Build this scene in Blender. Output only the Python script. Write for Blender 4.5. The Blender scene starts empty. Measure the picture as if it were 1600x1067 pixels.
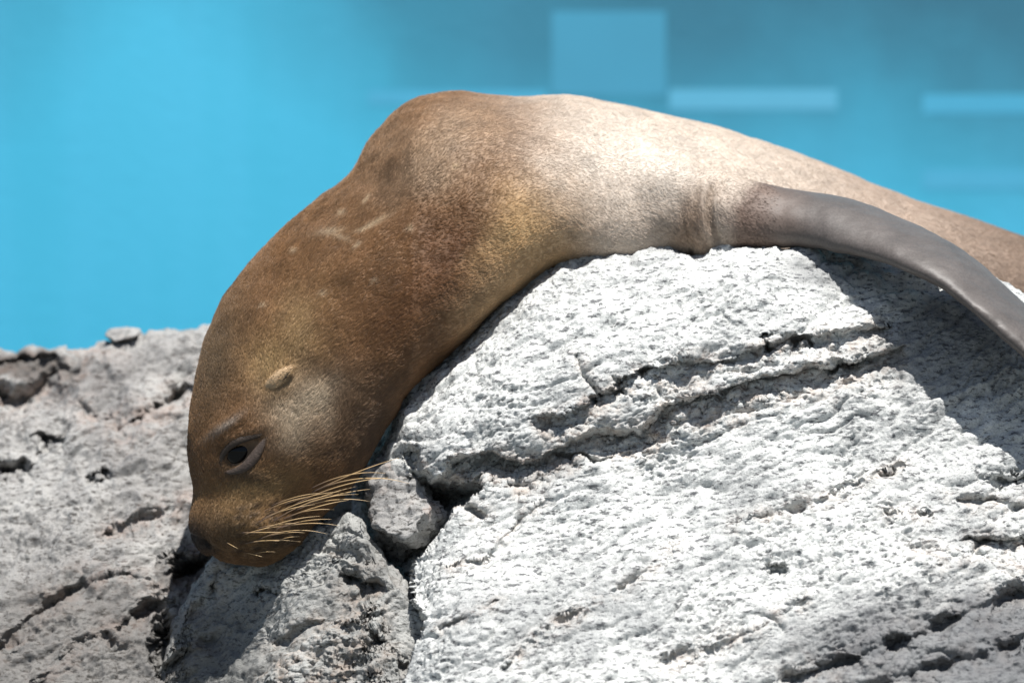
import bpy, bmesh, math, random
import numpy as np
from mathutils import Vector
from mathutils.bvhtree import BVHTree

scene = bpy.context.scene
COL = scene.collection
R = math.radians

# ------------------------------------------------------------------ camera
DIST = 6.0
cam_d = bpy.data.cameras.new('camera')
cam = bpy.data.objects.new('camera', cam_d)
COL.objects.link(cam)
cam.location = (0, -DIST, 0)
cam.rotation_euler = (R(90), 0, 0)
cam_d.sensor_width = 36
cam_d.lens = 36 * DIST / 1.6
cam_d.clip_start = 0.05
cam_d.clip_end = 200
cam_d.dof.use_dof = True
cam_d.dof.focus_distance = DIST - 0.10
cam_d.dof.aperture_fstop = 2.2
scene.camera = cam

# ------------------------------------------------------------------ light
SUN = Vector((0.14, -0.35, 0.93)).normalized()
world = bpy.data.worlds.new('World')
scene.world = world
world.use_nodes = True
wn = world.node_tree
wn.nodes.clear()
sky = wn.nodes.new('ShaderNodeTexSky')
sky.sky_type = 'NISHITA'
sky.sun_disc = False
sky.sun_elevation = math.asin(SUN.z)
sky.sun_rotation = math.atan2(SUN.x, SUN.y)
bg = wn.nodes.new('ShaderNodeBackground')
bg.inputs['Strength'].default_value = 0.05
wo = wn.nodes.new('ShaderNodeOutputWorld')
wn.links.new(sky.outputs[0], bg.inputs[0])
wn.links.new(bg.outputs[0], wo.inputs[0])
sd = bpy.data.lights.new('sun', 'SUN')
sd.energy = 5.0
sd.angle = R(0.53)
sd.color = (1.0, 0.97, 0.93)
so = bpy.data.objects.new('sun', sd)
COL.objects.link(so)
so.location = (2, -3, 6)
so.rotation_euler = SUN.to_track_quat('Z', 'Y').to_euler()

vs = scene.view_settings
vs.view_transform = 'Standard'
vs.look = 'None'
vs.gamma = 1
vs.use_curve_mapping = False
vs.exposure = 0.60
scene.cycles.max_bounces = 6
scene.cycles_curves.shape = 'RIBBONS'

# ------------------------------------------------------------------ numpy helpers
def P(px, py, y):
    """a point at depth y whose distance from the lens axis is given in millimetres of the focus plane"""
    px = np.asarray(px, float); py = np.asarray(py, float); y = np.asarray(y, float)
    k = (DIST + y) / DIST
    return np.stack([(px - 800) / 1000 * k, y + 0 * px, (533.5 - py) / 1000 * k], -1)

def sstep(a, b, x):
    t = np.clip((x - a) / (b - a), 0, 1)
    return t * t * (3 - 2 * t)

def _hash(i, j, k, seed):
    h = (i * 374761393 + j * 668265263 + k * 2147483647 + seed * 974634777) & 0xFFFFFFFF
    h = ((h ^ (h >> 13)) * 1274126177) & 0xFFFFFFFF
    h = ((h ^ (h >> 16)) * 2246822519) & 0xFFFFFFFF
    return (h ^ (h >> 15)) & 0xFFFFFFFF

def noise(p, seed=0):
    """3D gradient noise, about -1..1"""
    pi = np.floor(p).astype(np.int64)
    f = p - pi
    w = f * f * f * (f * (f * 6 - 15) + 10)
    out = 0
    for dx in (0, 1):
        for dy in (0, 1):
            for dz in (0, 1):
                h = _hash(pi[:, 0] + dx, pi[:, 1] + dy, pi[:, 2] + dz, seed)
                gx = (h & 1023) / 511.5 - 1
                gy = ((h >> 10) & 1023) / 511.5 - 1
                gz = ((h >> 20) & 1023) / 511.5 - 1
                d = gx * (f[:, 0] - dx) + gy * (f[:, 1] - dy) + gz * (f[:, 2] - dz)
                wx = w[:, 0] if dx else 1 - w[:, 0]
                wy = w[:, 1] if dy else 1 - w[:, 1]
                wz = w[:, 2] if dz else 1 - w[:, 2]
                out = out + d * wx * wy * wz
    return out * 1.4

def fbm(p, octaves=4, seed=0, gain=0.5, lac=2.03):
    a, s, o = 1.0, 0, 0
    for k in range(octaves):
        o = o + a * noise(p, seed + k * 17)
        s += a
        a *= gain
        p = p * lac + 3.7
    return o / s * 1.5

def tps(ctrl):
    c = np.array(ctrl, float)
    X = c[:, :2] / 500
    n = len(X)
    def U(d2): return 0.5 * d2 * np.log(d2 + 1e-12)
    D = ((X[:, None] - X[None]) ** 2).sum(-1)
    A = np.zeros((n + 3, n + 3))
    A[:n, :n] = U(D) + 1e-3 * np.eye(n)
    A[:n, n] = 1; A[:n, n + 1:] = X
    A[n, :n] = 1; A[n + 1:, :n] = X.T
    w = np.linalg.solve(A, np.concatenate([c[:, 2], [0, 0, 0]]))
    def f(px, py):
        q = np.stack([np.ravel(px), np.ravel(py)], -1) / 500
        o = w[n] + q @ w[n + 1:]
        for i in range(n):
            o = o + w[i] * U(((q - X[i]) ** 2).sum(-1))
        return o.reshape(np.shape(px))
    return f

def fast_mesh(name, verts, quads, smooth=True):
    me = bpy.data.meshes.new(name)
    nv, nf = len(verts), len(quads)
    k = quads.shape[1]
    me.vertices.add(nv)
    me.vertices.foreach_set('co', np.ascontiguousarray(verts, np.float32).ravel())
    me.loops.add(nf * k)
    me.loops.foreach_set('vertex_index', np.ascontiguousarray(quads, np.int32).ravel())
    me.polygons.add(nf)
    me.polygons.foreach_set('loop_start', np.arange(0, nf * k, k, dtype=np.int32))
    me.polygons.foreach_set('use_smooth', np.full(nf, smooth))
    me.update(calc_edges=True)
    me.validate()
    return me

def grid_quads(nr, nc, wrap=False):
    i = np.arange(nr - 1)[:, None]
    j = np.arange(nc if wrap else nc - 1)[None]
    j2 = (j + 1) % nc
    return np.stack([i * nc + j, i * nc + j2, (i + 1) * nc + j2, (i + 1) * nc + j], -1).reshape(-1, 4)

def link(name, me, mat=None, parent=None, **props):
    o = bpy.data.objects.new(name, me)
    COL.objects.link(o)
    if mat: o.data.materials.append(mat)
    if parent: o.parent = parent
    for k, v in props.items(): o[k] = v
    return o

def set_attr(me, name, vals, typ='FLOAT'):
    a = me.attributes.new(name, typ, 'POINT')
    if typ == 'FLOAT':
        a.data.foreach_set('value', np.ascontiguousarray(vals, np.float32))
    else:
        v = np.ones((len(vals), 4), np.float32); v[:, :3] = vals
        a.data.foreach_set('color', v.ravel())

def verts_of(me):
    v = np.empty(len(me.vertices) * 3, np.float32)
    me.vertices.foreach_get('co', v)
    return v.reshape(-1, 3).astype(float)

def normals_of(me):
    v = np.empty(len(me.vertices) * 3, np.float32)
    me.vertex_normals.foreach_get('vector', v)
    return v.reshape(-1, 3).astype(float)

# ------------------------------------------------------------------ materials
class NT:
    def __init__(s, name):
        s.m = bpy.data.materials.new(name); s.m.use_nodes = True
        s.t = s.m.node_tree; s.t.nodes.clear()
        s.out = s.t.nodes.new('ShaderNodeOutputMaterial')
        s.b = s.t.nodes.new('ShaderNodeBsdfPrincipled')
        s.t.links.new(s.b.outputs[0], s.out.inputs['Surface'])
    def n(s, typ, **kw):
        nd = s.t.nodes.new(typ)
        for k, v in kw.items():
            if k.startswith('i_'):
                nd.inputs[int(k[2:]) if k[2:].isdigit() else k[2:]].default_value = v
            else: setattr(nd, k, v)
        return nd
    def l(s, a, b): s.t.links.new(a, b)
    def coord(s, scale=(1, 1, 1), rot=(0, 0, 0), src='Object'):
        tc = s.n('ShaderNodeTexCoord'); mp = s.n('ShaderNodeMapping')
        mp.inputs['Scale'].default_value = scale; mp.inputs['Rotation'].default_value = rot
        s.l(tc.outputs[src], mp.inputs['Vector'])
        return mp.outputs[0]
    def noise(s, vec, scale, detail=4, rough=0.55):
        nd = s.n('ShaderNodeTexNoise'); nd.inputs['Scale'].default_value = scale
        nd.inputs['Detail'].default_value = detail; nd.inputs['Roughness'].default_value = rough
        s.l(vec, nd.inputs['Vector'])
        return nd.outputs['Fac']
    def ramp(s, fac, stops):
        nd = s.n('ShaderNodeValToRGB'); cr = nd.color_ramp
        while len(cr.elements) < len(stops): cr.elements.new(0.5)
        for e, (p, c) in zip(cr.elements, stops):
            e.position = p
            e.color = (c, c, c, 1) if np.isscalar(c) else (*c, 1)
        s.l(fac, nd.inputs[0])
        return nd.outputs[0]
    def mix(s, fac, a, b, mode='MIX'):
        nd = s.n('ShaderNodeMix', data_type='RGBA', blend_type=mode)
        for sock, v in ((nd.inputs[0], fac), (nd.inputs[6], a), (nd.inputs[7], b)):
            if isinstance(v, bpy.types.NodeSocket): s.l(v, sock)
            elif np.isscalar(v): sock.default_value = v
            else: sock.default_value = (*v, 1)
        return nd.outputs[2]
    def bump(s, height, strength, dist):
        nd = s.n('ShaderNodeBump'); nd.inputs['Strength'].default_value = strength
        nd.inputs['Distance'].default_value = dist
        s.l(height, nd.inputs['Height'])
        s.l(nd.outputs[0], s.b.inputs['Normal'])

def rock_material(name, light, mid, dark, tint, tint_amt=0.5):
    m = NT(name)
    v = m.coord()
    vs_ = m.coord(scale=(0.6, 1, 1.7), rot=(0, R(-24), 0))
    patch = m.ramp(m.noise(v, 5.5, 5, 0.6), [(0.33, 0.0), (0.56, 1.0)])
    c = m.mix(patch, mid, light)
    streak = m.ramp(m.noise(vs_, 22, 5, 0.65), [(0.30, 1.0), (0.48, 0.0)])
    c = m.mix(m.mix(0.65, (0, 0, 0), streak), c, mid)
    speck = m.ramp(m.noise(vs_, 120, 3, 0.65), [(0.38, 1.0), (0.46, 0.0)])
    c = m.mix(m.mix(0.85, (0, 0, 0), speck), c, dark)
    grain = m.ramp(m.noise(v, 420, 2, 0.6), [(0.3, 0.72), (0.65, 1.08)])
    c = m.mix(1.0, c, grain, 'MULTIPLY')
    at = m.n('ShaderNodeAttribute', attribute_name='stain')
    rust = m.ramp(m.noise(v, 30, 5, 0.7), [(0.42, 0.0), (0.66, 1.0)])
    f = m.mix(1.0, at.outputs['Color'], rust, 'MULTIPLY')
    c = m.mix(m.mix(tint_amt, (0, 0, 0), f), c, tint)
    at2 = m.n('ShaderNodeAttribute', attribute_name='algae_shade')
    c = m.mix(at2.outputs['Fac'], c, dark)  # growth, dark film and painted flipper shade
    m.l(c, m.b.inputs['Base Color'])
    m.b.inputs['Roughness'].default_value = 0.85
    m.b.inputs['Specular IOR Level'].default_value = 0.3
    h = m.mix(0.5, m.noise(vs_, 190, 5, 0.7), m.noise(v, 480, 3, 0.6))
    m.bump(h, 0.6, 0.004)
    return m.m

M_ROCK = rock_material('pale_rock', (0.655, 0.665, 0.645), (0.39, 0.40, 0.395), (0.085, 0.088, 0.095), (0.36, 0.25, 0.18))
M_ROCK2 = rock_material('grey_rock', (0.36, 0.355, 0.342), (0.205, 0.20, 0.195), (0.06, 0.055, 0.05), (0.36, 0.25, 0.20), 0.7)
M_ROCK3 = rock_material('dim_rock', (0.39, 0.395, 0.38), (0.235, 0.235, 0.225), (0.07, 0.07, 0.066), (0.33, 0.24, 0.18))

def wall_material():
    m = NT('blue_pool_paint')
    v = m.coord()
    big = m.ramp(m.noise(v, 0.5, 3, 0.5), [(0.3, 0.0), (0.7, 1.0)])
    c = m.mix(big, (0.042, 0.40, 0.60), (0.068, 0.49, 0.71))
    vst = m.coord(scale=(3.0, 1, 0.25))
    st = m.ramp(m.noise(vst, 1.6, 4, 0.55), [(0.42, 0.0), (0.75, 1.0)])
    c = m.mix(m.mix(0.35, (0, 0, 0), st), c, (0.10, 0.52, 0.80))
    # darker colour in ragged patches high on the wall
    edge = m.noise(m.coord(scale=(0.9, 1, 0.6)), 1.6, 4, 0.55)
    for (cx, cz_, rx, rz, amt) in [(0.10, 0.86, 0.75, 0.36, 0.6), (1.25, 0.98, 1.25, 0.60, 0.95), (-1.75, 1.15, 0.9, 0.55, 0.5), (3.2, 0.9, 1.5, 0.9, 0.5), (-4.2, 1.3, 1.6, 0.8, 0.5)]:
        geo = m.n('ShaderNodeTexCoord')
        mp = m.n('ShaderNodeMapping'); mp.vector_type = 'TEXTURE'
        mp.inputs['Location'].default_value = (cx, 0, cz_); mp.inputs['Scale'].default_value = (rx, 1000, rz)
        m.l(geo.outputs['Object'], mp.inputs['Vector'])
        ln = m.n('ShaderNodeVectorMath', operation='LENGTH'); m.l(mp.outputs[0], ln.inputs[0])
        ad = m.n('ShaderNodeMath', operation='MULTIPLY_ADD', i_1=-1.2); m.l(edge, ad.inputs[0]); m.l(ln.outputs['Value'], ad.inputs[2])
        al = m.n('ShaderNodeMapRange', i_1=0.75, i_2=-0.2, i_3=0.0, i_4=amt); m.l(ad.outputs[0], al.inputs[0])
        c = m.mix(al.outputs[0], c, (0.028, 0.14, 0.21))
    m.l(c, m.b.inputs['Base Color'])
    m.b.inputs['Roughness'].default_value = 0.5
    m.bump(m.noise(v, 40, 4, 0.6), 0.15, 0.01)
    return m.m
M_WALL = wall_material()

def plain(name, col, rough=0.6, spec=0.5, nscale=None, var=0.2, bump=None):
    m = NT(name)
    if nscale:
        v = m.coord()
        f = m.noise(v, nscale, 4, 0.6)
        c = m.mix(f, tuple(x * (1 - var) for x in col), tuple(min(1, x * (1 + var)) for x in col))
        m.l(c, m.b.inputs['Base Color'])
        if bump: m.bump(f, 0.5, bump)
    else:
        m.b.inputs['Base Color'].default_value = (*col, 1)
    m.b.inputs['Roughness'].default_value = rough
    m.b.inputs['Specular IOR Level'].default_value = spec
    return m.m

# ------------------------------------------------------------------ the setting
GZ = -1.30
def box_mesh(name, x0, x1, y0, y1, z0, z1, bevel=0.0):
    bm = bmesh.new()
    bmesh.ops.create_cube(bm, size=1)
    for v in bm.verts:
        v.co = ((x0 + x1) / 2 + v.co.x * (x1 - x0), (y0 + y1) / 2 + v.co.y * (y1 - y0), (z0 + z1) / 2 + v.co.z * (z1 - z0))
    if bevel: bmesh.ops.bevel(bm, geom=bm.edges[:], offset=bevel, segments=2, affect='EDGES')
    me = bpy.data.meshes.new(name); bm.to_mesh(me); bm.free()
    return me

link('ground', box_mesh('ground', -40, 40, -40, 40, GZ - 0.3, GZ), plain('deck_concrete', (0.11, 0.125, 0.13), 0.8, 0.3, 6, 0.3, 0.01), kind='structure')
WY = 3.0
wall = link('pool_wall', box_mesh('pool_wall', -14, 14, WY, WY + 0.3, GZ - 0.05, 3.2), M_WALL,
            label='blue painted concrete pool wall behind the basking sea lion', category='wall')
M_PALE = plain('pale_reflection', (0.065, 0.37, 0.56), 0.5, 0.5, 3, 0.12)  # viewing-glass reflections, put into paler colours on thin slabs
M_PALE2 = plain('faded_reflection', (0.10, 0.40, 0.58), 0.5, 0.5, 3, 0.12)
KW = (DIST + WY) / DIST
M_PALE3 = plain('dull_reflection', (0.055, 0.295, 0.445), 0.5, 0.5, 3, 0.12)
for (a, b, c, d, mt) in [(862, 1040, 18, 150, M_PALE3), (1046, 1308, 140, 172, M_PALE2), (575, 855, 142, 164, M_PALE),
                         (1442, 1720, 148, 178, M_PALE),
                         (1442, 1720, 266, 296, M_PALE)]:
    link('glass_reflection', box_mesh('glass_reflection', (a - 800) / 1000 * KW, (b - 800) / 1000 * KW, WY - 0.0006, WY + 0.01,
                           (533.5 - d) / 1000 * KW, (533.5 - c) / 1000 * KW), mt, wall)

# ------------------------------------------------------------------ rocks
def rock_noise(p, strata=1.0, pits=1.0, seed=0, lump=0.4):
    """relief in metres along the outward direction"""
    a = R(24)
    q = np.stack([p[:, 0] * math.cos(a) + p[:, 2] * math.sin(a), p[:, 1], -p[:, 0] * math.sin(a) + p[:, 2] * math.cos(a)], -1)
    wob = fbm(p * 7, 3, seed + 40)[:, None] * 0.03
    d = 0.022 * fbm(p * 4.5, 4, seed + 1)
    s = fbm((q + wob) * np.array([5, 9, 22]), 4, seed + 2)
    d += strata * 0.010 * s
    r = 1 - np.abs(noise((q + wob) * np.array([7, 10, 30]), seed + 3)) * 2.2
    d -= strata * 0.007 * np.clip(r, 0, 1) ** 3
    b = np.abs(fbm((p + wob) * 11, 4, seed + 12))
    d += lump * (0.016 * fbm(p * 13, 4, seed + 11) + 0.030 * (0.3 - b))
    d += 0.0048 * fbm(q * np.array([38, 55, 70]), 3, seed + 5)
    area = sstep(-0.15, 0.45, fbm(p * 6.5, 2, seed + 8))
    n1 = noise((q + wob * .3) * np.array([95, 140, 170]), seed + 6)
    d -= pits * 0.0046 * sstep(0.10, 0.50, n1) * (0.12 + 0.88 * area)
    n2 = noise(q * np.array([150, 200, 260]), seed + 7)
    d -= pits * 0.0034 * sstep(0.10, 0.55, n2) * (0.25 + 0.75 * area)
    d += 0.0012 * noise(p * 330, seed + 9)
    return d

def seg_dist(px, py, poly):
    poly = np.array(poly, float)
    best = np.full(np.shape(px), 1e9)
    for (x0, y0), (x1, y1) in zip(poly[:-1], poly[1:]):
        dx, dy = x1 - x0, y1 - y0
        t = np.clip(((px - x0) * dx + (py - y0) * dy) / (dx * dx + dy * dy), 0, 1)
        best = np.minimum(best, np.hypot(px - x0 - t * dx, py - y0 - t * dy))
    return best

def spaced(a, lo, hi, b, step, coarse):
    return np.concatenate([np.arange(a, lo, coarse), np.arange(lo, hi, step), np.arange(hi, b + coarse, coarse)])

def relief_rock(name, cols, rows, crest, base, features, top, mat, seed, label, back=1.5, strata=1.0, pits=1.0, round_px=60, round_y=0.07, stain=None, lump=0.16):  # stain: mask of growth, dark patches and painted flipper shade
    """a rock mass: front slope (base depth over the face), a rounded crest and a top running back"""
    NX = len(cols)
    cz = np.interp(cols, [c[0] for c in crest], [c[1] for c in crest])
    cz = cz + 2.2 * noise(np.stack([cols / 17, cols * 0, cols * 0 + seed], -1), 5) + 3 * noise(np.stack([cols / 60, cols * 0, cols * 0 + seed], -1), 6)
    t = (rows - rows[0]) / (rows[-1] - rows[0])                 # 0 at the crest .. 1 at the foot
    py = cz[None] + t[:, None] * (rows[-1] - cz[None])
    px = np.broadcast_to(cols[None], py.shape)
    y = base(px, py)
    w = np.clip((py - cz[None]) / round_px, 0, 1)
    y = y + round_y * (1 - np.sqrt(1 - (1 - w) ** 2))
    jit = np.stack([px.ravel() / 26, py.ravel() / 26, 0 * px.ravel() + seed], -1)
    j1 = (fbm(jit, 4, 70).reshape(px.shape)) * 9
    j2 = (fbm(jit + 9.3, 4, 71).reshape(px.shape)) * 9
    st = np.zeros(px.shape)
    dy = np.zeros(px.shape)
    cm = sstep(-0.35, 0.35, fbm(jit * 0.5 + 4.4, 3, 72).reshape(px.shape))
    for f in features:
        fx, fy = px + j1, py + j2
        if f[0] == 'ledge':        # poly, depth, soft, recover
            _, poly, depth, soft, rec = f
            pl = np.array(poly, float)
            d = fy - np.interp(fx, pl[:, 0], pl[:, 1])
            fade = sstep(pl[0, 0] - 15, pl[0, 0] + 20, fx) * (1 - sstep(pl[-1, 0] - 40, pl[-1, 0] + 10, fx))
            g = sstep(0, soft, d) * (1 - np.clip((d - soft) / rec, 0, 1)) * fade
            dy += depth * g
            st = np.maximum(st, fade * sstep(-25, 5, d) * (1 - sstep(rec * 0.7, rec * 1.6, d)))
        elif f[0] == 'side':       # poly over py: what lies left of it falls back
            _, poly, depth, soft = f
            pl = np.array(poly, float)
            d = np.interp(fy, pl[:, 1], pl[:, 0]) - fx
            fade = sstep(pl[0, 1] - 30, pl[0, 1] + 10, fy)
            g = np.sqrt(np.clip(d / soft, 0, 1)) * fade
            dy += depth * g
        elif f[0] == 'crack':      # poly, depth, half width
            _, poly, depth, hw = f
            d = seg_dist(px + j1 * .35, py + j2 * .35, poly)
            dy += depth * (0.15 + 0.85 * cm) * np.exp(-(d / (hw * (0.6 + 0.9 * cm))) ** 2)
            st = np.maximum(st, 0.7 * np.exp(-(d / (hw * 4)) ** 2))
        elif f[0] == 'pit':        # px, py, rx, ry, depth
            _, cx, cy, rx, ry, depth = f
            d = np.hypot((px + 2.2 * j1 - cx) / rx, (py + 2.2 * j2 - cy) / ry)
            dy += depth * (1 - sstep(0.1, 1.3, d))
    rough = fbm(jit * np.array([0.8, 1.5, 1]) + 2.2, 5, 73, 0.6).reshape(px.shape)
    dy += np.clip(st, 0, 1) * 0.014 * rough
    y = y + dy
    V = P(px, py, y)
    # the top, running back from the crest, then the back going down to the ground
    c0 = V[0]
    zback = []
    drop = np.interp(cols, [a[0] for a in top], [a[1] for a in top])
    for s in np.concatenate([np.linspace(0.004, 0.15, 34), np.linspace(0.18, back, 40)]):
        r = c0.copy()
        r[:, 1] += s
        r[:, 2] -= drop * sstep(0.01, 0.12, s) + 0.02 * sstep(0, 0.3, s)
        zback.append(r)
    r = zback[-1].copy(); r[:, 1] += 0.15; r[:, 2] -= 0.2; zback.append(r)
    r = r.copy(); r[:, 1] += 0.05; r[:, 2] = GZ - 0.05; zback.append(r)
    V = np.concatenate([np.array(zback[::-1]), V], 0)
    nb = len(zback)
    NR = V.shape[0]
    # outward direction from the smooth form
    Vs = V
    du = np.gradient(Vs, axis=1); dv = np.gradient(Vs, axis=0)
    N = np.cross(dv, du)
    N /= np.linalg.norm(N, axis=-1, keepdims=True) + 1e-9
    out = N.copy()
    flip = (out[..., 1] - out[..., 2]) > 0
    out[flip] *= -1
    base_dir = np.array([0, -0.75, 0.66])
    out = out * 0.4 + base_dir * 0.6
    flat = V.reshape(-1, 3)
    d = rock_noise(flat, strata, pits, seed, lump).reshape(NR, NX)
    damp = np.ones(NR); damp[:2] = 0
    V = V + out * (d * damp[:, None])[..., None]
    me = fast_mesh(name, V.reshape(-1, 3), grid_quads(NR, NX)[:, ::-1])
    S = np.concatenate([np.zeros((nb, NX)), st], 0).ravel()
    A = np.zeros(NR * NX)
    if stain is not None:
        A = np.concatenate([np.zeros((nb, NX)), stain(px, py, j1, j2)], 0).ravel()
    set_attr(me, 'stain', S)
    set_attr(me, 'algae_shade', A)
    return link(name, me, mat, None, label=label, category='rock', group='rocks of the basking place')

# main boulder with the broad lower slab fused to it
main_crest = [(430, 900), (540, 800), (575, 722), (600, 682), (640, 600), (690, 553), (750, 505), (820, 446), (880, 402), (930, 382),
              (1000, 376), (1048, 379), (1064, 393), (1080, 399), (1098, 396), (1112, 384), (1150, 373), (1200, 370), (1226, 381),
              (1270, 374), (1330, 382), (1400, 402), (1480, 416), (1545, 425), (1600, 462), (1720, 520), (2000, 640), (2600, 900)]
main_base = tps([(930, 382, .03), (1060, 385, .02), (1200, 372, .0), (1350, 400, .02), (1545, 428, .06), (1720, 520, .06),
                 (800, 560, -.06), (1000, 500, -.07), (1200, 480, -.085), (1400, 500, -.05), (1550, 560, -.05),
                 (700, 690, -.10), (900, 640, -.125), (1100, 570, -.125), (1300, 530, -.10), (760, 500, .02),
                 (640, 605, .03), (590, 700, .04), (560, 800, .05), (640, 680, -.05),
                 (800, 800, -.13), (1000, 720, -.125), (1200, 640, -.115), (1400, 600, -.09), (1600, 720, -.13),
                 (700, 900, -.21), (1000, 900, -.245), (1300, 850, -.235), (1600, 900, -.26), (660, 830, -.1),
                 (700, 1067, -.32), (1000, 1067, -.36), (1300, 1067, -.37), (1600, 1067, -.38),
                 (1000, 1830, -.7), (400, 1830, -.5), (2000, 1830, -.7), (2600, 1400, -.4), (2600, 950, 0), (430, 1000, .1), (500, 1200, -.2)])
L1 = [(668, 742), (690, 742), (722, 713), (770, 707), (812, 724), (850, 713), (885, 690), (930, 668), (1000, 664), (1055, 622), (1120, 616),
      (1190, 588), (1262, 574), (1330, 560), (1380, 545), (1425, 532)]
L2 = [(835, 652), (880, 655), (925, 626), (960, 606), (1000, 578), (1040, 572), (1100, 566), (1160, 552), (1200, 536), (1250, 526), (1310, 520), (1400, 490)]
main_feat = [('ledge', L1, 0.036, 9, 52), ('ledge', L2, 0.018, 7, 34),
             ('side', [(760, 775), (716, 800), (688, 838), (650, 872), (641, 905), (648, 945), (668, 972), (650, 1000), (632, 1067), (600, 1200), (520, 1830)], 0.20, 26),
             ('pit', 1200, 543, 14, 14, .035), ('pit', 1245, 531, 18, 14, .04), ('pit', 1310, 575, 26, 12, .035), ('pit', 1215, 888, 22, 9, .03),
             ('pit', 935, 628, 9, 7, .03), ('pit', 965, 608, 15, 9, .03), ('pit', 1005, 585, 16, 9, .03), ('pit', 905, 715, 45, 10, .03),
             ('pit', 755, 735, 60, 18, .03), ('pit', 1575, 748, 40, 14, .04),
             ('crack', [(672, 788), (700, 795), (735, 800), (755, 812)], .03, 5), ('crack', [(645, 705), (660, 745), (668, 790)], .05, 6),
             ('crack', [(640, 712), (655, 770), (690, 800)], .03, 4),
             ('crack', [(700, 880), (760, 870), (810, 820), (850, 790)], .012, 3), ('crack', [(690, 985), (740, 960), (780, 940)], .012, 3),
             ('crack', [(790, 1040), (850, 980), (920, 945), (1000, 900), (1060, 850)], .014, 3.5),
             ('crack', [(1150, 825), (1200, 808), (1290, 780), (1330, 755), (1410, 722)], .010, 4),
             ('crack', [(1390, 795), (1450, 800)], .018, 4), ('crack', [(1490, 780), (1560, 785), (1610, 800)], .02, 5),
             ('crack', [(1100, 1010), (1180, 990), (1260, 940)], .01, 4), ('crack', [(1240, 1060), (1400, 1010), (1500, 965), (1640, 905)], .045, 10),
             ('crack', [(1330, 1090), (1480, 1040), (1640, 985)], .03, 8), ('crack', [(1440, 860), (1500, 880), (1540, 850)], .02, 6),
             ('ledge', [(1500, 835), (1560, 845), (1620, 835), (1700, 840)], .03, 8, 40),
             ('crack', [(1130, 1000), (1040, 1030)], .012, 5), ('crack', [(900, 560), (915, 600), (935, 620)], .012, 4)]
def main_stain_shade(px, py, j1, j2):
    a = 0.8 * (1 - sstep(0.5, 1.2, np.hypot((px + j1 * 4 - 1540) / 350, (py + j2 * 4 - 1015) / 120)))     # dark patch, lower right
    b = 0.5 * (1 - sstep(0.4, 1.1, np.hypot((px + j1 * 3 - 1300) / 120, (py + j2 * 3 - 415) / 45)))        # dark growth under the flipper, with its shade in the colour
    b = np.maximum(b, 0.6 * (1 - sstep(0.4, 1.1, np.hypot((px + j1 * 4 - 1500) / 190, (py + j2 * 4 - 540) / 110))))  # flipper's cast shadow deepened in the rock colour
    c = 0.35 * (1 - sstep(0.4, 1.1, np.hypot((px + j1 * 3 - 1540) / 70, (py + j2 * 3 - 840) / 30)))  # darker patch along the right-hand ledge
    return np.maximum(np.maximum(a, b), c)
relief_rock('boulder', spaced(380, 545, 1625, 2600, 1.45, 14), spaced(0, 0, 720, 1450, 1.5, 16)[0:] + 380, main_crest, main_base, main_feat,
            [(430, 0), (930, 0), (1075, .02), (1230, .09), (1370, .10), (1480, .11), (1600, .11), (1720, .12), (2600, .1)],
            M_ROCK, 3, 'big white pitted boulder with a broken ledge, under the sea lion belly', stain=main_stain_shade)

# grey ridge on the left
ridge_crest = [(-900, 640), (-300, 590), (0, 547), (40, 540), (100, 540), (122, 549), (150, 538), (200, 528), (280, 517), (330, 503),
               (420, 492), (560, 490), (700, 500), (900, 560), (1200, 700)]
ridge_base = tps([(-900, 640, .7), (0, 545, .60), (330, 505, .55), (600, 500, .5), (0, 750, .36), (300, 700, .34), (600, 700, .40), (900, 700, .5),
                  (0, 900, .16), (300, 880, .17), (500, 850, .26), (150, 830, .21), (0, 1067, -.02), (300, 1067, .06), (600, 1067, .12), (900, 1000, .3),
                  (0, 1830, -.4), (800, 1830, -.2), (-900, 1830, -.4), (-900, 1000, .1), (1200, 1000, .5)])
ridge_feat = [('crack', [(0, 612), (30, 620), (75, 590), (130, 560), (160, 540)], .06, 9), ('crack', [(200, 672), (240, 650), (270, 622), (300, 610)], .06, 8),
              ('pit', 75, 690, 24, 12, .05), ('pit', 20, 735, 34, 22, .06), ('pit', 155, 752, 20, 8, .03), ('crack', [(130, 640), (140, 655), (180, 655)], .025, 6),
              ('crack', [(170, 825), (240, 800), (300, 780)], .02, 5), ('crack', [(170, 990), (220, 960), (280, 900), (310, 870)], .05, 8),
              ('crack', [(0, 1010), (60, 960), (130, 910)], .03, 7), ('crack', [(60, 1067), (120, 1010), (170, 990)], .02, 6),
              ('pit', 300, 885, 40, 28, .07), ('pit', 255, 1000, 18, 60, .06), ('crack', [(110, 930), (180, 900), (230, 905)], .015, 5),
              ('ledge', [(-300, 640), (0, 560), (50, 556), (110, 552)], .03, 8, 30), ('pit', 60, 575, 70, 14, .02)]
def ridge_dark(px, py, j1, j2):
    a = 0.75 * (1 - sstep(0.4, 1.1, np.hypot((px + j1 * 2 - 45) / 110, (py + j2 * 2 - 572) / 32)))  # darker patch below the upper left crest
    b = 0.6 * (1 - sstep(0.4, 1.1, np.hypot((px + j1 * 2 - 285) / 55, (py + j2 * 2 - 890) / 45)))  # darker patch around the crevice by the nose
    c = 0.62 * (1 - sstep(0.3, 1.1, np.hypot((px + j1 * 4 - 90) / 330, (py + j2 * 4 - 1020) / 190)))  # broad dark film over the lower left
    return np.maximum(np.maximum(a, b), c)
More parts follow.
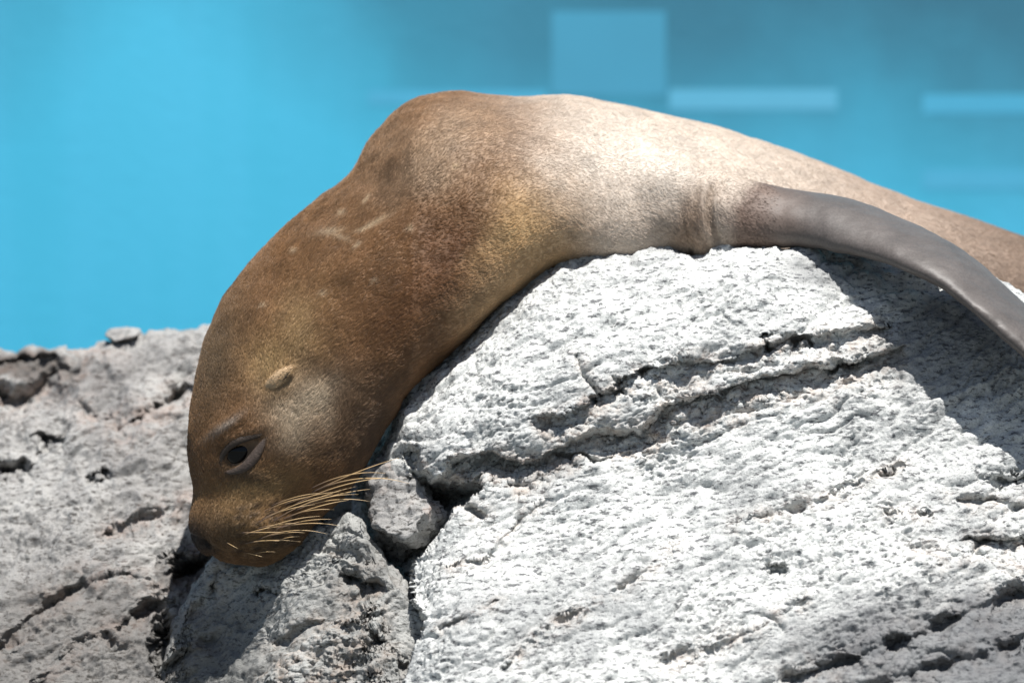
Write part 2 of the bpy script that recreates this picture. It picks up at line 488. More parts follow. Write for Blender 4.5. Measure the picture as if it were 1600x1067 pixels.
relief_rock('boulder', spaced(-900, -20, 360, 1200, 1.6, 13), spaced(0, 0, 560, 1330, 1.7, 16) + 500, ridge_crest, ridge_base, ridge_feat,
            [(-900, .05), (1200, .05)], M_ROCK2, 11, 'long grey weathered rock ridge with dark cracks behind the sea lion head', back=1.0, round_px=40, round_y=0.10, stain=ridge_dark, lump=0.75)

# slab under the head
slab_crest = [(150, 1250), (238, 1067), (262, 1000), (300, 915), (340, 872), (420, 838), (500, 812), (545, 800), (566, 808), (580, 835), (600, 870), (615, 893), (640, 915), (664, 955), (672, 990), (660, 1067), (690, 1300)]
slab_base = tps([(262, 1000, .02), (300, 915, .07), (340, 872, .08), (450, 830, .05), (560, 815, -.10), (615, 895, -.14), (660, 960, -.16),
                 (400, 930, .01), (470, 930, -.07), (370, 1067, -.075), (520, 880, -.08), (340, 1000, .03), (560, 980, -.17), (480, 1050, -.16), (620, 1067, -.24), (300, 1067, .02),
                 (400, 1830, -.6), (700, 1830, -.6), (150, 1830, -.4), (150, 1250, .1)])
slab_feat = [('ledge', [(300, 1150), (400, 1067), (440, 1030), (500, 985), (550, 945), (585, 925), (620, 900)], -.022, 10, 300),
             ('crack', [(552, 900), (562, 925), (590, 915)], .05, 9), ('crack', [(520, 868), (540, 890), (553, 905)], .02, 6),
             ('pit', 558, 912, 16, 12, .04), ('crack', [(585, 985), (610, 1010), (628, 1030), (630, 1080)], .03, 4), ('pit', 420, 935, 20, 7, .02),
             ('crack', [(430, 1010), (470, 985), (500, 972)], .02, 5), ('crack', [(300, 960), (330, 930), (350, 900)], .02, 6),
             ('pit', 588, 995, 12, 8, .02), ('crack', [(250, 1050), (290, 1010), (320, 1000)], .03, 6)]
def slab_dark(px, py, j1, j2):
    return 0.55 * (1 - sstep(0.4, 1.2, np.hypot((px + j1 * 3 - 330) / 90, (py + j2 * 3 - 1040) / 90)))  # darker patch at the slab's lower left
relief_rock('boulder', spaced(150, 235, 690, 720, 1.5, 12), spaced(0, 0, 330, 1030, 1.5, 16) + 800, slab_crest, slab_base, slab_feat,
            [(150, .1), (720, .1)], M_ROCK3, 23, 'grey cracked rock slab in the shade below the sea lion chin', back=0.35, round_px=26, round_y=0.05, stain=slab_dark, lump=0.45)

# loose stones: hull -> voxel skin -> relief
def stone(pts, mat, seed, label, voxel=0.0028, amp=1.0, smooth=3):
    bm = bmesh.new()
    for p in pts: bm.verts.new(P(*p))
    bmesh.ops.convex_hull(bm, input=bm.verts[:])
    bmesh.ops.recalc_face_normals(bm, faces=bm.faces[:])
    me = bpy.data.meshes.new('stone'); bm.to_mesh(me); bm.free()
    me = voxel_skin(me, voxel, smooth)
    v = verts_of(me); n = normals_of(me)
    v = v + n * (rock_noise(v, 0.4, 1.0, seed) * amp)[:, None]
    me.vertices.foreach_set('co', v.astype(np.float32).ravel()); me.update()
    st = sstep(0.0, 0.5, fbm(v * 14, 2, seed))
    set_attr(me, 'stain', st); set_attr(me, 'algae_shade', st * 0)
    return link('stone', me, mat, None, label=label, category='stone')

def voxel_skin(me, voxel, smooth=0):
    o = bpy.data.objects.new('temporary', me); COL.objects.link(o)
    md = o.modifiers.new('skin', 'REMESH'); md.mode = 'VOXEL'; md.voxel_size = voxel; md.use_smooth_shade = True
    dg = bpy.context.evaluated_depsgraph_get()
    new = bpy.data.meshes.new_from_object(o.evaluated_get(dg))
    bpy.data.objects.remove(o); bpy.data.meshes.remove(me)
    if smooth: relax(new, smooth)
    return new

def relax(me, it, weight=None):
    v = verts_of(me)
    e = np.empty(len(me.edges) * 2, np.int32); me.edges.foreach_get('vertices', e); e = e.reshape(-1, 2)
    n = len(v)
    deg = np.bincount(e.ravel(), minlength=n)[:, None]
    w = 0.5 if weight is None else 0.6 * weight[:, None]
    for _ in range(it):
        s = np.stack([np.bincount(e[:, 0], v[e[:, 1], k], n) + np.bincount(e[:, 1], v[e[:, 0], k], n) for k in range(3)], -1)
        v = v + w * (s / np.maximum(deg, 1) - v)
    me.vertices.foreach_set('co', v.astype(np.float32).ravel()); me.update()

stone([(575, 722, .02), (600, 690, .04), (640, 705, -.01), (668, 785, -.075), (690, 806, -.04), (664, 803, -.10), (606, 834, -.115), (580, 812, -.07),
       (640, 838, -.105), (622, 898, .03), (690, 862, .06), (572, 860, .05), (620, 740, .22), (690, 800, .2), (590, 850, .2)],
      M_ROCK2, 31, 'wedge shaped grey stone with a dark underside jammed in the crevice by the whiskers', amp=1.7, smooth=1)
stone([(160, 524, .57), (172, 510, .59), (200, 507, .59), (224, 514, .59), (216, 524, .55), (178, 534, .54), (170, 520, .72), (215, 518, .74), (190, 545, .62)],
      M_ROCK2, 37, 'small flat stone resting on the crest of the grey ridge', amp=0.45)

# ------------------------------------------------------------------ the sea lion
def resample(st, n):
    """Catmull-Rom through stations of flat number rows, evenly by index"""
    st = np.array(st, float)
    m = len(st)
    u = np.linspace(0, m - 1, n)
    i = np.clip(np.floor(u).astype(int), 0, m - 2)
    f = (u - i)[:, None]
    p0 = st[np.maximum(i - 1, 0)]; p1 = st[i]; p2 = st[i + 1]; p3 = st[np.minimum(i + 2, m - 1)]
    return 0.5 * (2 * p1 + (p2 - p0) * f + (2 * p0 - 5 * p1 + 4 * p2 - p3) * f ** 2 + (3 * p1 - p0 - 3 * p2 + p3) * f ** 3)

def loft(stations, n, seg, power=2.0, level=False):
    """stations: ax, ay, adepth, bx, by, bdepth, half thickness"""
    s = resample(stations, n)
    A = P(s[:, 0], s[:, 1], s[:, 2]); B = P(s[:, 3], s[:, 4], s[:, 5])
    C = (A + B) / 2; H = (B - A) / 2
    T = np.gradient(C, axis=0); T /= np.linalg.norm(T, axis=1, keepdims=True) + 1e-9
    Nn = np.cross(T, H)
    if level: Nn = np.stack([0 * C[:, 0], np.sign(Nn[:, 1]), 0 * C[:, 0]], -1)
    Nn /= np.linalg.norm(Nn, axis=1, keepdims=True) + 1e-9
    th = np.linspace(0, 2 * math.pi, seg, endpoint=False)
    c, sn = np.cos(th), np.sin(th)
    c = np.sign(c) * np.abs(c) ** (2 / power); sn = np.sign(sn) * np.abs(sn) ** (2 / power)
    V = C[:, None] + H[:, None] * c[None, :, None] + (Nn * np.maximum(s[:, 6:7], 0.001))[:, None] * sn[None, :, None]
    return V, C, T

def loft_bm(bm, V):
    nr, nc = V.shape[:2]
    vs_ = [bm.verts.new(p) for p in V.reshape(-1, 3)]
    for q in grid_quads(nr, nc, True): bm.faces.new([vs_[k] for k in q])
    bm.faces.new(vs_[:nc][::-1]); bm.faces.new(vs_[-nc:])

def same_y(L, Rr, y, ry): return (L[0], L[1], y, Rr[0], Rr[1], y, ry)
body_st = [same_y(*a) for a in [
    ((352, 874), (372, 878), -.015, .012), ((322, 865), (408, 884), -.015, .040), ((304, 846), (437, 872), -.013, .060), ((298, 812), (466, 846), -.008, .076),
    ((304, 768), (496, 812), .0, .088), ((295, 720), (545, 765), .01, .108), ((294, 672), (580, 715), .02, .124), ((300, 620), (607, 664), .03, .137),
    ((313, 560), (630, 620), .045, .147), ((341, 485), (658, 588), .06, .156), ((386, 418), (694, 556), .08, .165), ((442, 358), (734, 522), .10, .175),
    ((502, 309), (774, 488), .12, .187), ((552, 271), (810, 460), .14, .197), ((588, 215), (845, 436), .16, .205), ((635, 168), (880, 418), .175, .21),
    ((705, 147), (915, 414), .195, .215), ((800, 152), (960, 424), .22, .215), ((890, 151), (1010, 436), .245, .21), ((1000, 171), (1080, 452), .28, .21),
    ((1120, 200), (1180, 475), .32, .205), ((1250, 243), (1290, 500), .36, .20), ((1400, 303), (1425, 522), .41, .19), ((1550, 355), (1565, 545), .46, .175),
    ((1700, 408), (1710, 565), .50, .15), ((1850, 465), (1860, 585), .54, .12), ((1990, 525), (1990, 605), .57, .09), ((2080, 575), (2080, 610), .59, .06), ((2110, 592), (2110, 604), .60, .02)]]
for k, row in enumerate(body_st):       # the trunk leans back on the rock: its upper side lies deeper than its belly
    lean = float(np.interp(k, [6, 9, 12, 17, 22, 25], [0, .035, .085, .085, .05, 0]))
    body_st[k] = (row[0], row[1], row[2] + lean, row[3], row[4], row[5] - lean * .5, row[6])
flip_st = [
    (940, 250, .15, 950, 350, .11, .05), (1010, 247, .15, 1010, 372, .09, .062), (1065, 256, .14, 1062, 392, .08, .066), (1106, 266, .12, 1100, 400, .07, .066),
    (1140, 274, .11, 1130, 396, .06, .060), (1200, 296, .11, 1185, 382, .035, .046), (1260, 308, .11, 1250, 376, .005, .036),
    (1320, 318, .10, 1308, 384, -.035, .030), (1380, 337, .08, 1364, 398, -.075, .027), (1440, 362, .045, 1424, 420, -.12, .025), (1490, 389, .02, 1474, 446, -.15, .023),
    (1540, 428, -.005, 1520, 482, -.17, .021), (1600, 482, -.05, 1576, 530, -.185, .018), (1660, 545, -.09, 1636, 584, -.195, .016), (1710, 612, -.12, 1690, 640, -.195, .013), (1745, 680, -.15, 1735, 695, -.18, .008)]
hind1 = [(1990, 560, .50, 1990, 600, .62, .04), (2090, 590, .46, 2090, 610, .62, .03), (2200, 640, .42, 2200, 650, .62, .018), (2330, 700, .40, 2330, 706, .62, .010), (2400, 740, .44, 2400, 744, .58, .005)]
hind2 = [(a, b - 10, c + .10, d, e - 10, f + .14, g) for a, b, c, d, e, f, g in hind1]

bm = bmesh.new()
VB, CB, TB = loft(body_st, 260, 96, 2.15, True)
VF, CF, TF = loft(flip_st, 130, 48)
loft_bm(bm, VB); loft_bm(bm, VF)
for h in (hind1, hind2): loft_bm(bm, loft(h, 40, 32)[0])
me = bpy.data.meshes.new('body'); bm.to_mesh(me); bm.free()
me = voxel_skin(me, 0.0042, 6)
v = verts_of(me)
def unP(v):
    k = DIST / (DIST + v[:, 1])
    return v[:, 0] * k * 1000 + 800, 533.5 - v[:, 2] * k * 1000
# smooth the arm into the flank
px, py = unP(v)
w = 1 - sstep(0.5, 1.0, np.hypot((px - 1000) / 105, (py - 300) / 140))
w = np.maximum(w, 1 - sstep(0.4, 1.0, np.hypot((px - 1180) / 90, (py - 300) / 40)))
relax(me, 40, w)

def gauss(px, py, cx, cy, rx, ry, rot=0):
    c, s = math.cos(R(rot)), math.sin(R(rot))
    dx, dy = px - cx, py - cy
    return np.exp(-(((dx * c + dy * s) / rx) ** 2 + ((-dx * s + dy * c) / ry) ** 2))

v = verts_of(me); n = normals_of(me)
px, py = unP(v)
d = 0 * px
for cx, cy, rx, ry, rot, amp in [
        (350, 668, 40, 13, -35, .007), (376, 708, 34, 20, -42, -.013), (455, 690, 60, 50, 0, .007), (400, 822, 46, 28, 15, .018), (345, 765, 28, 40, 10, -.007),
        (440, 760, 40, 22, 30, -.004), (395, 742, 50, 10, 15, .003), (322, 850, 5, 13, -38, -.012), (432, 612, 26, 14, -30, .006), (560, 690, 50, 60, 0, -.004),
        (640, 230, 70, 50, -40, .008), (735, 300, 60, 120, -35, .007), (870, 250, 90, 60, 0, .006), (640, 420, 40, 120, 35, -.005), (540, 480, 60, 110, 40, .006),
        (380, 680, 34, 8, -20, .006), (1086, 330, 5, 75, 6, -.004), (1070, 360, 4, 40, -12, -.0035), (1100, 380, 4, 30, -35, -.004), (1050, 275, 60, 22, 8, .006),
        (1000, 205, 120, 9, 14, -.005), (760, 500, 90, 12, -38, -.003), (705, 560, 70, 8, -40, .003)]:
    d += amp * gauss(px, py, cx, cy, rx, ry, rot)
near = v[:, 1]
d += 0.0045 * fbm(v * 7, 3, 90) + 0.0012 * fbm(v * 30, 2, 91)
# skin folds along the neck
d += 0.0016 * np.sin((px * 0.8 + py * 0.6) / 14 + 4 * fbm(v * 9, 2, 92)) * gauss(px, py, 700, 540, 120, 60, -40)
# mouth line and whisker follicles
ml = seg_dist(px, py, [(326, 868), (365, 866), (410, 858), (452, 838), (478, 812)])
d -= 0.003 * np.exp(-(ml / 4.5) ** 2)
fold = seg_dist(px, py, [(1152, 268), (1128, 273), (1113, 292), (1108, 320), (1110, 350), (1122, 380)])
arm = v[:, 1] < 0.13
d -= np.where(arm, 0.010 * np.exp(-(fold / 6) ** 2) * sstep(264, 305, py), 0)
d += np.where(arm, 0.003 * gauss(px, py, 1142, 320, 22, 45), 0)
rng = np.random.default_rng(4)
FOL = [(340 + 26 * c + 5 * (r % 2) + rng.uniform(-3, 3), 862 - 13 * r - 3 * c + rng.uniform(-2, 2)) for r in range(6) for c in range(5) if 352 < 340 + 26 * c]
for fx, fy in FOL: d += 0.0022 * gauss(px, py, fx, fy, 6, 4) - 0.0025 * gauss(px, py, fx + 7, fy + 4, 5, 3)
v = v + n * d[:, None]
me.vertices.foreach_set('co', v.astype(np.float32).ravel()); me.update()

def coat(v):
    """natural coat colour, some painted light and shade, and the share of bare skin, by place on the body"""
    px, py = unP(v)
    base = np.empty((len(v), 3)); base[:] = (0.215, 0.112, 0.048)
    def put(col, m):
        nonlocal base
        base = base * (1 - m[:, None]) + np.array(col) * m[:, None]
    wob = 40 * fbm(v * 9, 3, 101); wob2 = 40 * fbm(v * 9 + 5, 3, 102)
    X, Y = px + wob, py + wob2
    put((0.52, 0.44, 0.365), sstep(760, 960, X + 0.35 * (300 - Y)))
    put((0.39, 0.30, 0.235), sstep(1180, 1420, X))
    put((0.22, 0.155, 0.112), sstep(1400, 1600, X))
    put((0.64, 0.575, 0.50), 0.9 * gauss(X, Y, 1000, 245, 120, 55, 8))
    put((0.33, 0.235, 0.155), 0.85 * gauss(X, Y, 690, 235, 120, 85, -30))
    put((0.54, 0.36, 0.175), 0.95 * gauss(px + wob * .6, py + wob2 * .6, 800, 365, 80, 62, -20))
    put((0.46, 0.305, 0.16), 0.9 * gauss(X, Y, 800, 455, 90, 60, -35))
    put((0.125, 0.054, 0.021), 0.95 * gauss(X, Y, 688, 400, 42, 115, 25))
    put((0.140, 0.066, 0.027), 0.85 * gauss(X, Y, 620, 500, 60, 100, 35))
    put((0.38, 0.245, 0.115), 0.8 * gauss(X, Y, 470, 520, 40, 60, 10))
    put((0.110, 0.076, 0.042), 0.8 * gauss(px, py, 335, 560, 45, 110, 12))
    put((0.43, 0.28, 0.125), 0.85 * gauss(px, py, 425, 575, 38, 45, 0))
    put((0.54, 0.43, 0.30), 0.9 * gauss(X, Y, 485, 640, 55, 50, -50))  # pale cheek, its sunlit highlight brightened in the colour
    put((0.12, 0.075, 0.045), 0.85 * gauss(X, Y, 570, 680, 60, 80, 20))
    put((0.40, 0.26, 0.12), 0.8 * gauss(px, py, 400, 768, 70, 30, -10))
    put((0.40, 0.34, 0.28), 0.7 * gauss(px, py, 350, 668, 30, 5, -35))
    put((0.10, 0.062, 0.035), 0.8 * gauss(px, py, 378, 712, 44, 26, -40))  # dark skin round the eye, with shading added to the colour
    put((0.11, 0.070, 0.040), 0.8 * gauss(px, py, 385, 745, 40, 10, 10))  # shading painted in below the eye
    put((0.30, 0.18, 0.07), 0.75 * gauss(px, py, 390, 830, 75, 35, 15))
    for fx, fy in FOL: put((0.045, 0.03, 0.02), 0.9 * gauss(px, py, fx + 4, fy + 2, 9, 4.0, -12))
    put((0.10, 0.064, 0.034), 0.75 * gauss(px, py, 345, 828, 42, 34, 20))
    put((0.085, 0.055, 0.032), 0.8 * gauss(px, py, 435, 848, 60, 16, -30))
    put((0.040, 0.029, 0.022), 0.95 * gauss(px, py, 303, 842, 22, 42, -25))
    put((0.012, 0.009, 0.008), 0.95 * gauss(px, py, 322, 850, 5, 13, -38))
    put((0.20, 0.13, 0.082), 0.9 * gauss(X, Y, 1085, 365, 60, 50, 0))
    # dry flecks and old scratches on the neck
    for cx, cy, rx, ry, rot in [(585, 352, 26, 4, -28), (565, 362, 18, 3, -20), (529, 335, 6, 5, 0), (568, 314, 9, 3, -50), (512, 366, 22, 5, -10), (528, 375, 18, 4, 20),
                                (712, 260, 5, 4, 0), (455, 395, 5, 4, 0), (500, 462, 5, 4, 0), (640, 360, 5, 5, 0), (553, 388, 8, 3, -40), (580, 440, 5, 3, 0), (408, 480, 6, 3, 0)]:
        put((0.48, 0.36, 0.23), 0.8 * gauss(px + wob * .1, py + wob2 * .1, cx, cy, rx, ry, rot))
    base *= (1 - 0.10 * (1 - sstep(480, 680, px)))[:, None] * np.array((0.97, 1.0, 1.04)) ** (1 - sstep(480, 680, px))[:, None]
    mott = fbm(v * 26, 4, 105)
    base = base * (1 + (0.30 - 0.12 * sstep(700, 900, px)) * np.clip(mott, -1, 1) + 0.16 * np.clip(fbm(v * 75, 3, 109), -1, 1))[:, None]
    # bare grey skin on the flippers and the nose leather
    onf = np.zeros(len(v))
    F = CF[::6]
    dd = np.min(np.linalg.norm(v[:, None] - F[None], axis=2), 1) if len(v) < 60000 else np.concatenate([np.min(np.linalg.norm(c[:, None] - F[None], axis=2), 1) for c in np.array_split(v, 12)])
    lim = np.interp(px, [1100, 1150, 1200, 1320, 1450, 1600], [.085, .085, .085, .09, .085, .075])
    onf = (1 - sstep(lim, lim + .012, dd)) * sstep(1112, 1165, px - 0.9 * np.clip(325 - py, 0, 60) + 12 * fbm(v * 30, 2, 107))
    onf = np.maximum(onf, sstep(1990, 2060, px))
    warm = (1 - sstep(1150, 1290, px + 20 * fbm(v * 20, 2, 108)))[:, None]
    skin = (np.array((0.098, 0.085, 0.078)) * (1 - warm) + np.array((0.15, 0.10, 0.075)) * warm) * (1 + 0.25 * fbm(v * np.array([18, 30, 30]), 3, 106))[:, None]
    base = base * (1 - onf[:, None]) + skin * onf[:, None]
    nose = gauss(px, py, 302, 842, 11, 24, -25)
    bare = onf * sstep(1130, 1260, px)
    return np.clip(base, 0.01, 0.9), bare

colr, bare = coat(v)
set_attr(me, 'coat', colr, 'FLOAT_COLOR')
set_attr(me, 'bare', bare)

def coat_material(name, hair=False):
    m = NT(name)
    at = m.n('ShaderNodeAttribute', attribute_name='coat')
    if hair:
        m.l(at.outputs['Color'], m.b.inputs['Base Color'])
        m.b.inputs['Roughness'].default_value = 0.45
        m.b.inputs['Specular IOR Level'].default_value = 0.35
    else:
        v = m.coord()
        f = m.ramp(m.noise(v, 300, 3, 0.6), [(0.3, 0.7), (0.7, 1.1)])
        m.l(m.mix(1.0, at.outputs['Color'], f, 'MULTIPLY'), m.b.inputs['Base Color'])
        b = m.n('ShaderNodeAttribute', attribute_name='bare')
        mr = m.n('ShaderNodeMapRange', i_3=0.7, i_4=0.52); m.l(b.outputs['Fac'], mr.inputs[0])
        m.l(mr.outputs[0], m.b.inputs['Roughness'])
        m.bump(m.noise(m.coord(scale=(0.5, 1, 1), rot=(0, R(30), 0)), 170, 4, 0.6), 0.25, 0.002)
    return m.m

lion = link('sea_lion', None, None, None, label='brown sea lion with pale flank draped head down over the white boulder', category='sea lion')
lion.location = (0, 0, 0)
body = link('body', me, coat_material('sea_lion_skin'), lion)
bvh = BVHTree.FromPolygons([tuple(c) for c in v], [tuple(p.vertices) for p in me.polygons])
def hit(px, py):
    o = Vector((0, -DIST, 0)); dr = (Vector(P(px, py, 0.0)) - o).normalized()
    p, nn, _, _ = bvh.ray_cast(o, dr)
    if p is None:
        p, nn, _, _ = bvh.find_nearest(Vector(P(px, py, -0.05)))
    return np.array(p), np.array(nn)

# fur: short flat hairs lying back along the body
def fur(count, ear):
    rng = np.random.default_rng(8)
    tri = np.empty(len(me.loop_triangles) * 3, np.int32) if len(me.loop_triangles) else None
    me.calc_loop_triangles()
    tri = np.empty(len(me.loop_triangles) * 3, np.int32); me.loop_triangles.foreach_get('vertices', tri); tri = tri.reshape(-1, 3)
    a, b, c = v[tri[:, 0]], v[tri[:, 1]], v[tri[:, 2]]
    nrm = np.cross(b - a, c - a); ar = np.linalg.norm(nrm, axis=1)
    cen = (a + b + c) / 3
    pxx, pyy = unP(cen)
    wgt = ar * np.where(cen[:, 1] > 0.5, 0.3, 1) * np.where(pxx > 1650, 0.05, 1) * (1 + 1.2 * (pxx < 640))
    wgt *= np.where(nrm[:, 1] / (ar + 1e-12) > 0.45, 0.25, 1)            # thinner on the far side
    t = rng.choice(len(tri), count, p=wgt / wgt.sum())
    r1 = np.sqrt(rng.random(count))[:, None]; r2 = rng.random(count)[:, None]
    root = (1 - r1) * a[t] + r1 * (1 - r2) * b[t] + r1 * r2 * c[t]
    vn = normals_of(me)
    N = vn[tri[t, 0]]
    colr, bare = coat(root)
    px, py = unP(root)
    # eye, nose and bare skin carry no hair
    keep = rng.random(count) > bare * 1.3
    keep &= gauss(px, py, 380, 710, 30, 18, -42) < 0.45
    root, N, colr, px, py = root[keep], N[keep], colr[keep], px[keep], py[keep]
    m = len(root)
    T = np.empty((m, 3))
    S = CB[::4]; ST = TB[::4]
    for ch in np.array_split(np.arange(m), 24):
        k = np.argmin(((root[ch][:, None] - S[None]) ** 2).sum(-1), 1)
        T[ch] = ST[k]
    T += 0.25 * np.stack([fbm(root * 16, 2, 120), fbm(root * 16, 2, 121), fbm(root * 16, 2, 122)], -1)
    T += (np.interp(px, [500, 800], [0.2, 0.12]))[:, None] * rng.standard_normal((m, 3)) + np.array([0.05, 0, -0.25])
    T -= N * (T * N).sum(1, keepdims=True)
    T /= np.linalg.norm(T, axis=1, keepdims=True) + 1e-9
    ln = np.interp(px, [300, 380, 480, 700, 1000], [.0050, .0070, .0095, .0070, .0052]) * rng.uniform(0.6, 1.35, m)
    lift = rng.uniform(0.08, 0.30, m) * np.interp(px, [300, 700, 1000], [1, 1, 0.7])
    p1 = root - N * 0.0006
    p2 = root + T * (ln * .5)[:, None] + N * (ln * .5 * lift * 1.5)[:, None]
    p3 = root + T * ln[:, None] + N * (ln * lift)[:, None]
    ev = verts_of(ear.data); en_ = normals_of(ear.data)
    k = rng.integers(0, len(ev) - 2, 600)
    en_ = en_ * np.sign(((ev - ev.mean(0)) * en_).sum())
    er = ev[k] + rng.normal(0, .0007, (600, 3)); eN = en_[k]
    ax = P(457, 573, base_y) - P(416, 607, base_y); ax /= np.linalg.norm(ax)
    eT = ax + 0.25 * rng.standard_normal((600, 3)); eT -= eN * (eT * eN).sum(1, keepdims=True)
    el = rng.uniform(.003, .006, 600)[:, None]
    pts = np.concatenate([np.stack([p1, p2, p3], 1), np.stack([er - eN * .0004, er + eT * el * .5 + eN * el * .18, er + eT * el + eN * el * .2], 1)], 0)
    colr = np.concatenate([colr, np.tile((0.50, 0.35, 0.20), (600, 1))], 0); px = np.concatenate([px, np.full(600, 430.0)])
    m += 600
    hc = bpy.data.hair_curves.new('fur')
    hc.add_curves([3] * m)
    hc.attributes['position'].data.foreach_set('vector', pts.astype(np.float32).ravel())
    ra = hc.attributes.new('radius', 'FLOAT', 'POINT') if 'radius' not in hc.attributes else hc.attributes['radius']
    ra.data.foreach_set('value', np.tile(np.array([.00024, .00019, .00006], np.float32), m))
    ca = hc.attributes.new('coat', 'FLOAT_COLOR', 'CURVE')
    tone = 1 + (rng.uniform(0.68, 1.45, m) * (1 + 0.3 * (rng.random(m) > 0.85)) - 1) * np.interp(px, [500, 900], [1, 0.35])
    cc = np.ones((m, 4), np.float32); cc[:, :3] = np.clip(colr * tone[:, None], 0.01, 0.9)
    ca.data.foreach_set('color', cc.ravel())
    return link('fur', hc, coat_material('sea_lion_fur', True), lion, kind='stuff')

# eye
def tube(name, pts, rad, mat, parent, seg=8, sub=6, flat=1.0):
    pts = np.array(pts, float); rad = np.array(rad, float)
    s = resample(np.concatenate([pts, rad[:, None]], 1), (len(pts) - 1) * sub + 1)
    C, r = s[:, :3], np.maximum(s[:, 3], 1e-5)
    T = np.gradient(C, axis=0); T /= np.linalg.norm(T, axis=1, keepdims=True)
    up = np.array([0.0, -1.0, 0.15])
    A = np.cross(T, up); A /= np.linalg.norm(A, axis=1, keepdims=True)
    B = np.cross(T, A)
    th = np.linspace(0, 2 * math.pi, seg, endpoint=False)
    V = C[:, None] + A[:, None] * np.cos(th)[None, :, None] * r[:, None, None] + B[:, None] * np.sin(th)[None, :, None] * (r * flat)[:, None, None]
    nr = len(C)
    vv = np.concatenate([V.reshape(-1, 3), C[:1], C[-1:]], 0)
    q = [tuple(x) for x in grid_quads(nr, seg, True)]
    q += [(nr * seg, (j + 1) % seg, j) for j in range(seg)] + [(nr * seg + 1, (nr - 1) * seg + j, (nr - 1) * seg + (j + 1) % seg) for j in range(seg)]
    m_ = bpy.data.meshes.new(name); m_.from_pydata([tuple(x) for x in vv], [], q)
    m_.polygons.foreach_set('use_smooth', np.ones(len(q), bool)); m_.update()
    return link(name, m_, mat, parent)

def on(px, py, off=0.0):
    p, nn = hit(px, py)
    return p + np.array([0, -off, 0])

ec, en = hit(376, 709)
bm = bmesh.new(); bmesh.ops.create_uvsphere(bm, u_segments=40, v_segments=24, radius=0.029)
for vv in bm.verts: vv.co = Vector((vv.co.x, vv.co.y, vv.co.z)) + Vector(ec + np.array([-0.002, 0.0225, 0.002]))
for f in bm.faces: f.smooth = True
em = bpy.data.meshes.new('eye'); bm.to_mesh(em); bm.free()
link('eye', em, plain('eye_dark', (0.005, 0.004, 0.0035), 0.10, 0.22, 60, 0.5), lion)
M_LID = plain('eyelid_skin', (0.062, 0.045, 0.036), 0.6, 0.35, 200, 0.5, 0.004)
M_LID2 = plain('upper_eyelid_skin', (0.036, 0.025, 0.018), 0.6, 0.35, 260, 0.4, 0.003)
def lid(pp, rr, mat):
    pts = []
    for (x, y, o) in pp: pts.append(P(x, y, hit(x, y)[0][1] + o))
    tube('eyelid', pts, rr, mat, lion, seg=12, sub=6, flat=0.6)
lid([(350, 737, .002), (364, 737, -.001), (382, 730, -.003), (396, 716, -.003), (407, 700, -.001), (423, 676, .002)], [.002, .0048, .0075, .0085, .0070, .002], M_LID)
lid([(350, 737, .002), (346, 719, .001), (354, 702, -.001), (370, 690, -.003), (390, 683, -.001), (423, 676, .002)], [.002, .0042, .0050, .0055, .0050, .002], M_LID2)

# ear: a small rolled cone
e0, _ = hit(424, 600)
M_EAR = plain('ear_skin', (0.40, 0.28, 0.165), 0.7, 0.3, 240, 0.5, 0.003)
base_y = e0[1]
ear = tube('ear', [P(416, 607, base_y + .006), P(427, 599, base_y - .003), P(438, 588, base_y - .008), P(448, 579, base_y - .010), P(457, 573, base_y - .009)],
           [.007, .0105, .0095, .0062, .0018], M_EAR, lion, seg=14, sub=6, flat=0.7)
tube('ear_fold', [P(436, 600, base_y - .008), P(445, 590, base_y - .012), P(453, 580, base_y - .012)], [.0012, .0022, .001], plain('ear_fold_skin', (0.05, 0.033, 0.022), 0.7, 0.3), ear, seg=8)

fur(480000, ear)

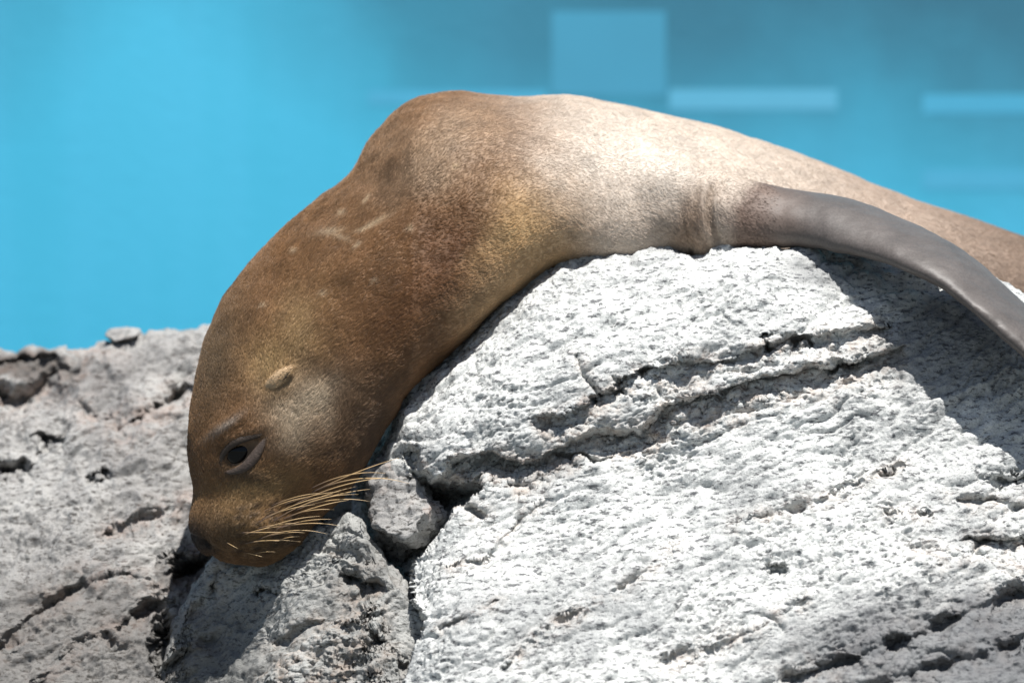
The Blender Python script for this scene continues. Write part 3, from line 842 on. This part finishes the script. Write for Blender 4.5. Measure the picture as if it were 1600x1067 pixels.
# whiskers, root pixel to tip, each its own part
wm = NT('whisker_straw')
tcw = wm.n('ShaderNodeTexCoord'); sx = wm.n('ShaderNodeSeparateXYZ'); wm.l(tcw.outputs['Generated'], sx.inputs[0])
wm.l(wm.ramp(sx.outputs['X'], [(0.1, (0.15, 0.105, 0.085)), (0.5, (0.58, 0.39, 0.19)), (1.0, (0.66, 0.47, 0.26))]), wm.b.inputs['Base Color'])
wm.b.inputs['Roughness'].default_value = 0.4
M_WH = wm.m
WH = [(482, 772, 624, 715, -4, .0011), (480, 766, 602, 739, -10, .0010), (488, 768, 640, 755, -14, .0012), (470, 790, 556, 760, -3, .0009), (474, 790, 578, 764, -4, .0011),
      (455, 800, 578, 783, -10, .0011), (452, 806, 522, 796, -4, .0009), (440, 812, 545, 781, -4, .0011), (430, 826, 530, 821, -6, .0010), (436, 824, 518, 811, -4, .0009),
      (410, 800, 480, 776, -3, .0008), (400, 826, 470, 818, -3, .0008), (372, 832, 444, 831, 0, .0009), (384, 848, 436, 845, -2, .0009), (380, 862, 412, 870, 0, .0008),
      (352, 846, 372, 857, 0, .0007), (420, 792, 500, 770, -4, .0009), (432, 845, 468, 838, -2, .0008), (405, 812, 492, 788, -4, .0009), (440, 790, 530, 768, -4, .0008),
      (395, 866, 430, 862, -2, .0007), (418, 838, 476, 832, -3, .0008),
      (400, 818, 520, 772, -6, .0010), (424, 816, 560, 772, -12, .0010), (390, 836, 500, 806, -6, .0010), (452, 792, 606, 746, -9, .0011),
      (396, 846, 512, 834, -11, .0009), (376, 850, 470, 846, -4, .0009), (366, 842, 440, 822, -4, .0008)]
for i, (x0, y0, x1, y1, sag, r) in enumerate(WH):
    p0, _ = hit(x0, y0)
    ya = p0[1]; ln = math.hypot(x1 - x0, y1 - y0) / 1000
    yb = ya - 0.25 * ln - 0.01
    pts = [P(x0, y0, ya + 0.004)]
    for t in (0.2, 0.4, 0.6, 0.8, 1.0):
        s_ = sag * 4 * t * (1 - t)
        pts.append(P(x0 + (x1 - x0) * t, y0 + (y1 - y0) * t + s_, ya + (yb - ya) * min(1, t * 1.6)))
    r *= 0.68
    tube('whisker', pts, [r, r, r * .95, r * .85, r * .6, r * .2], M_WH, lion, seg=6, sub=4)
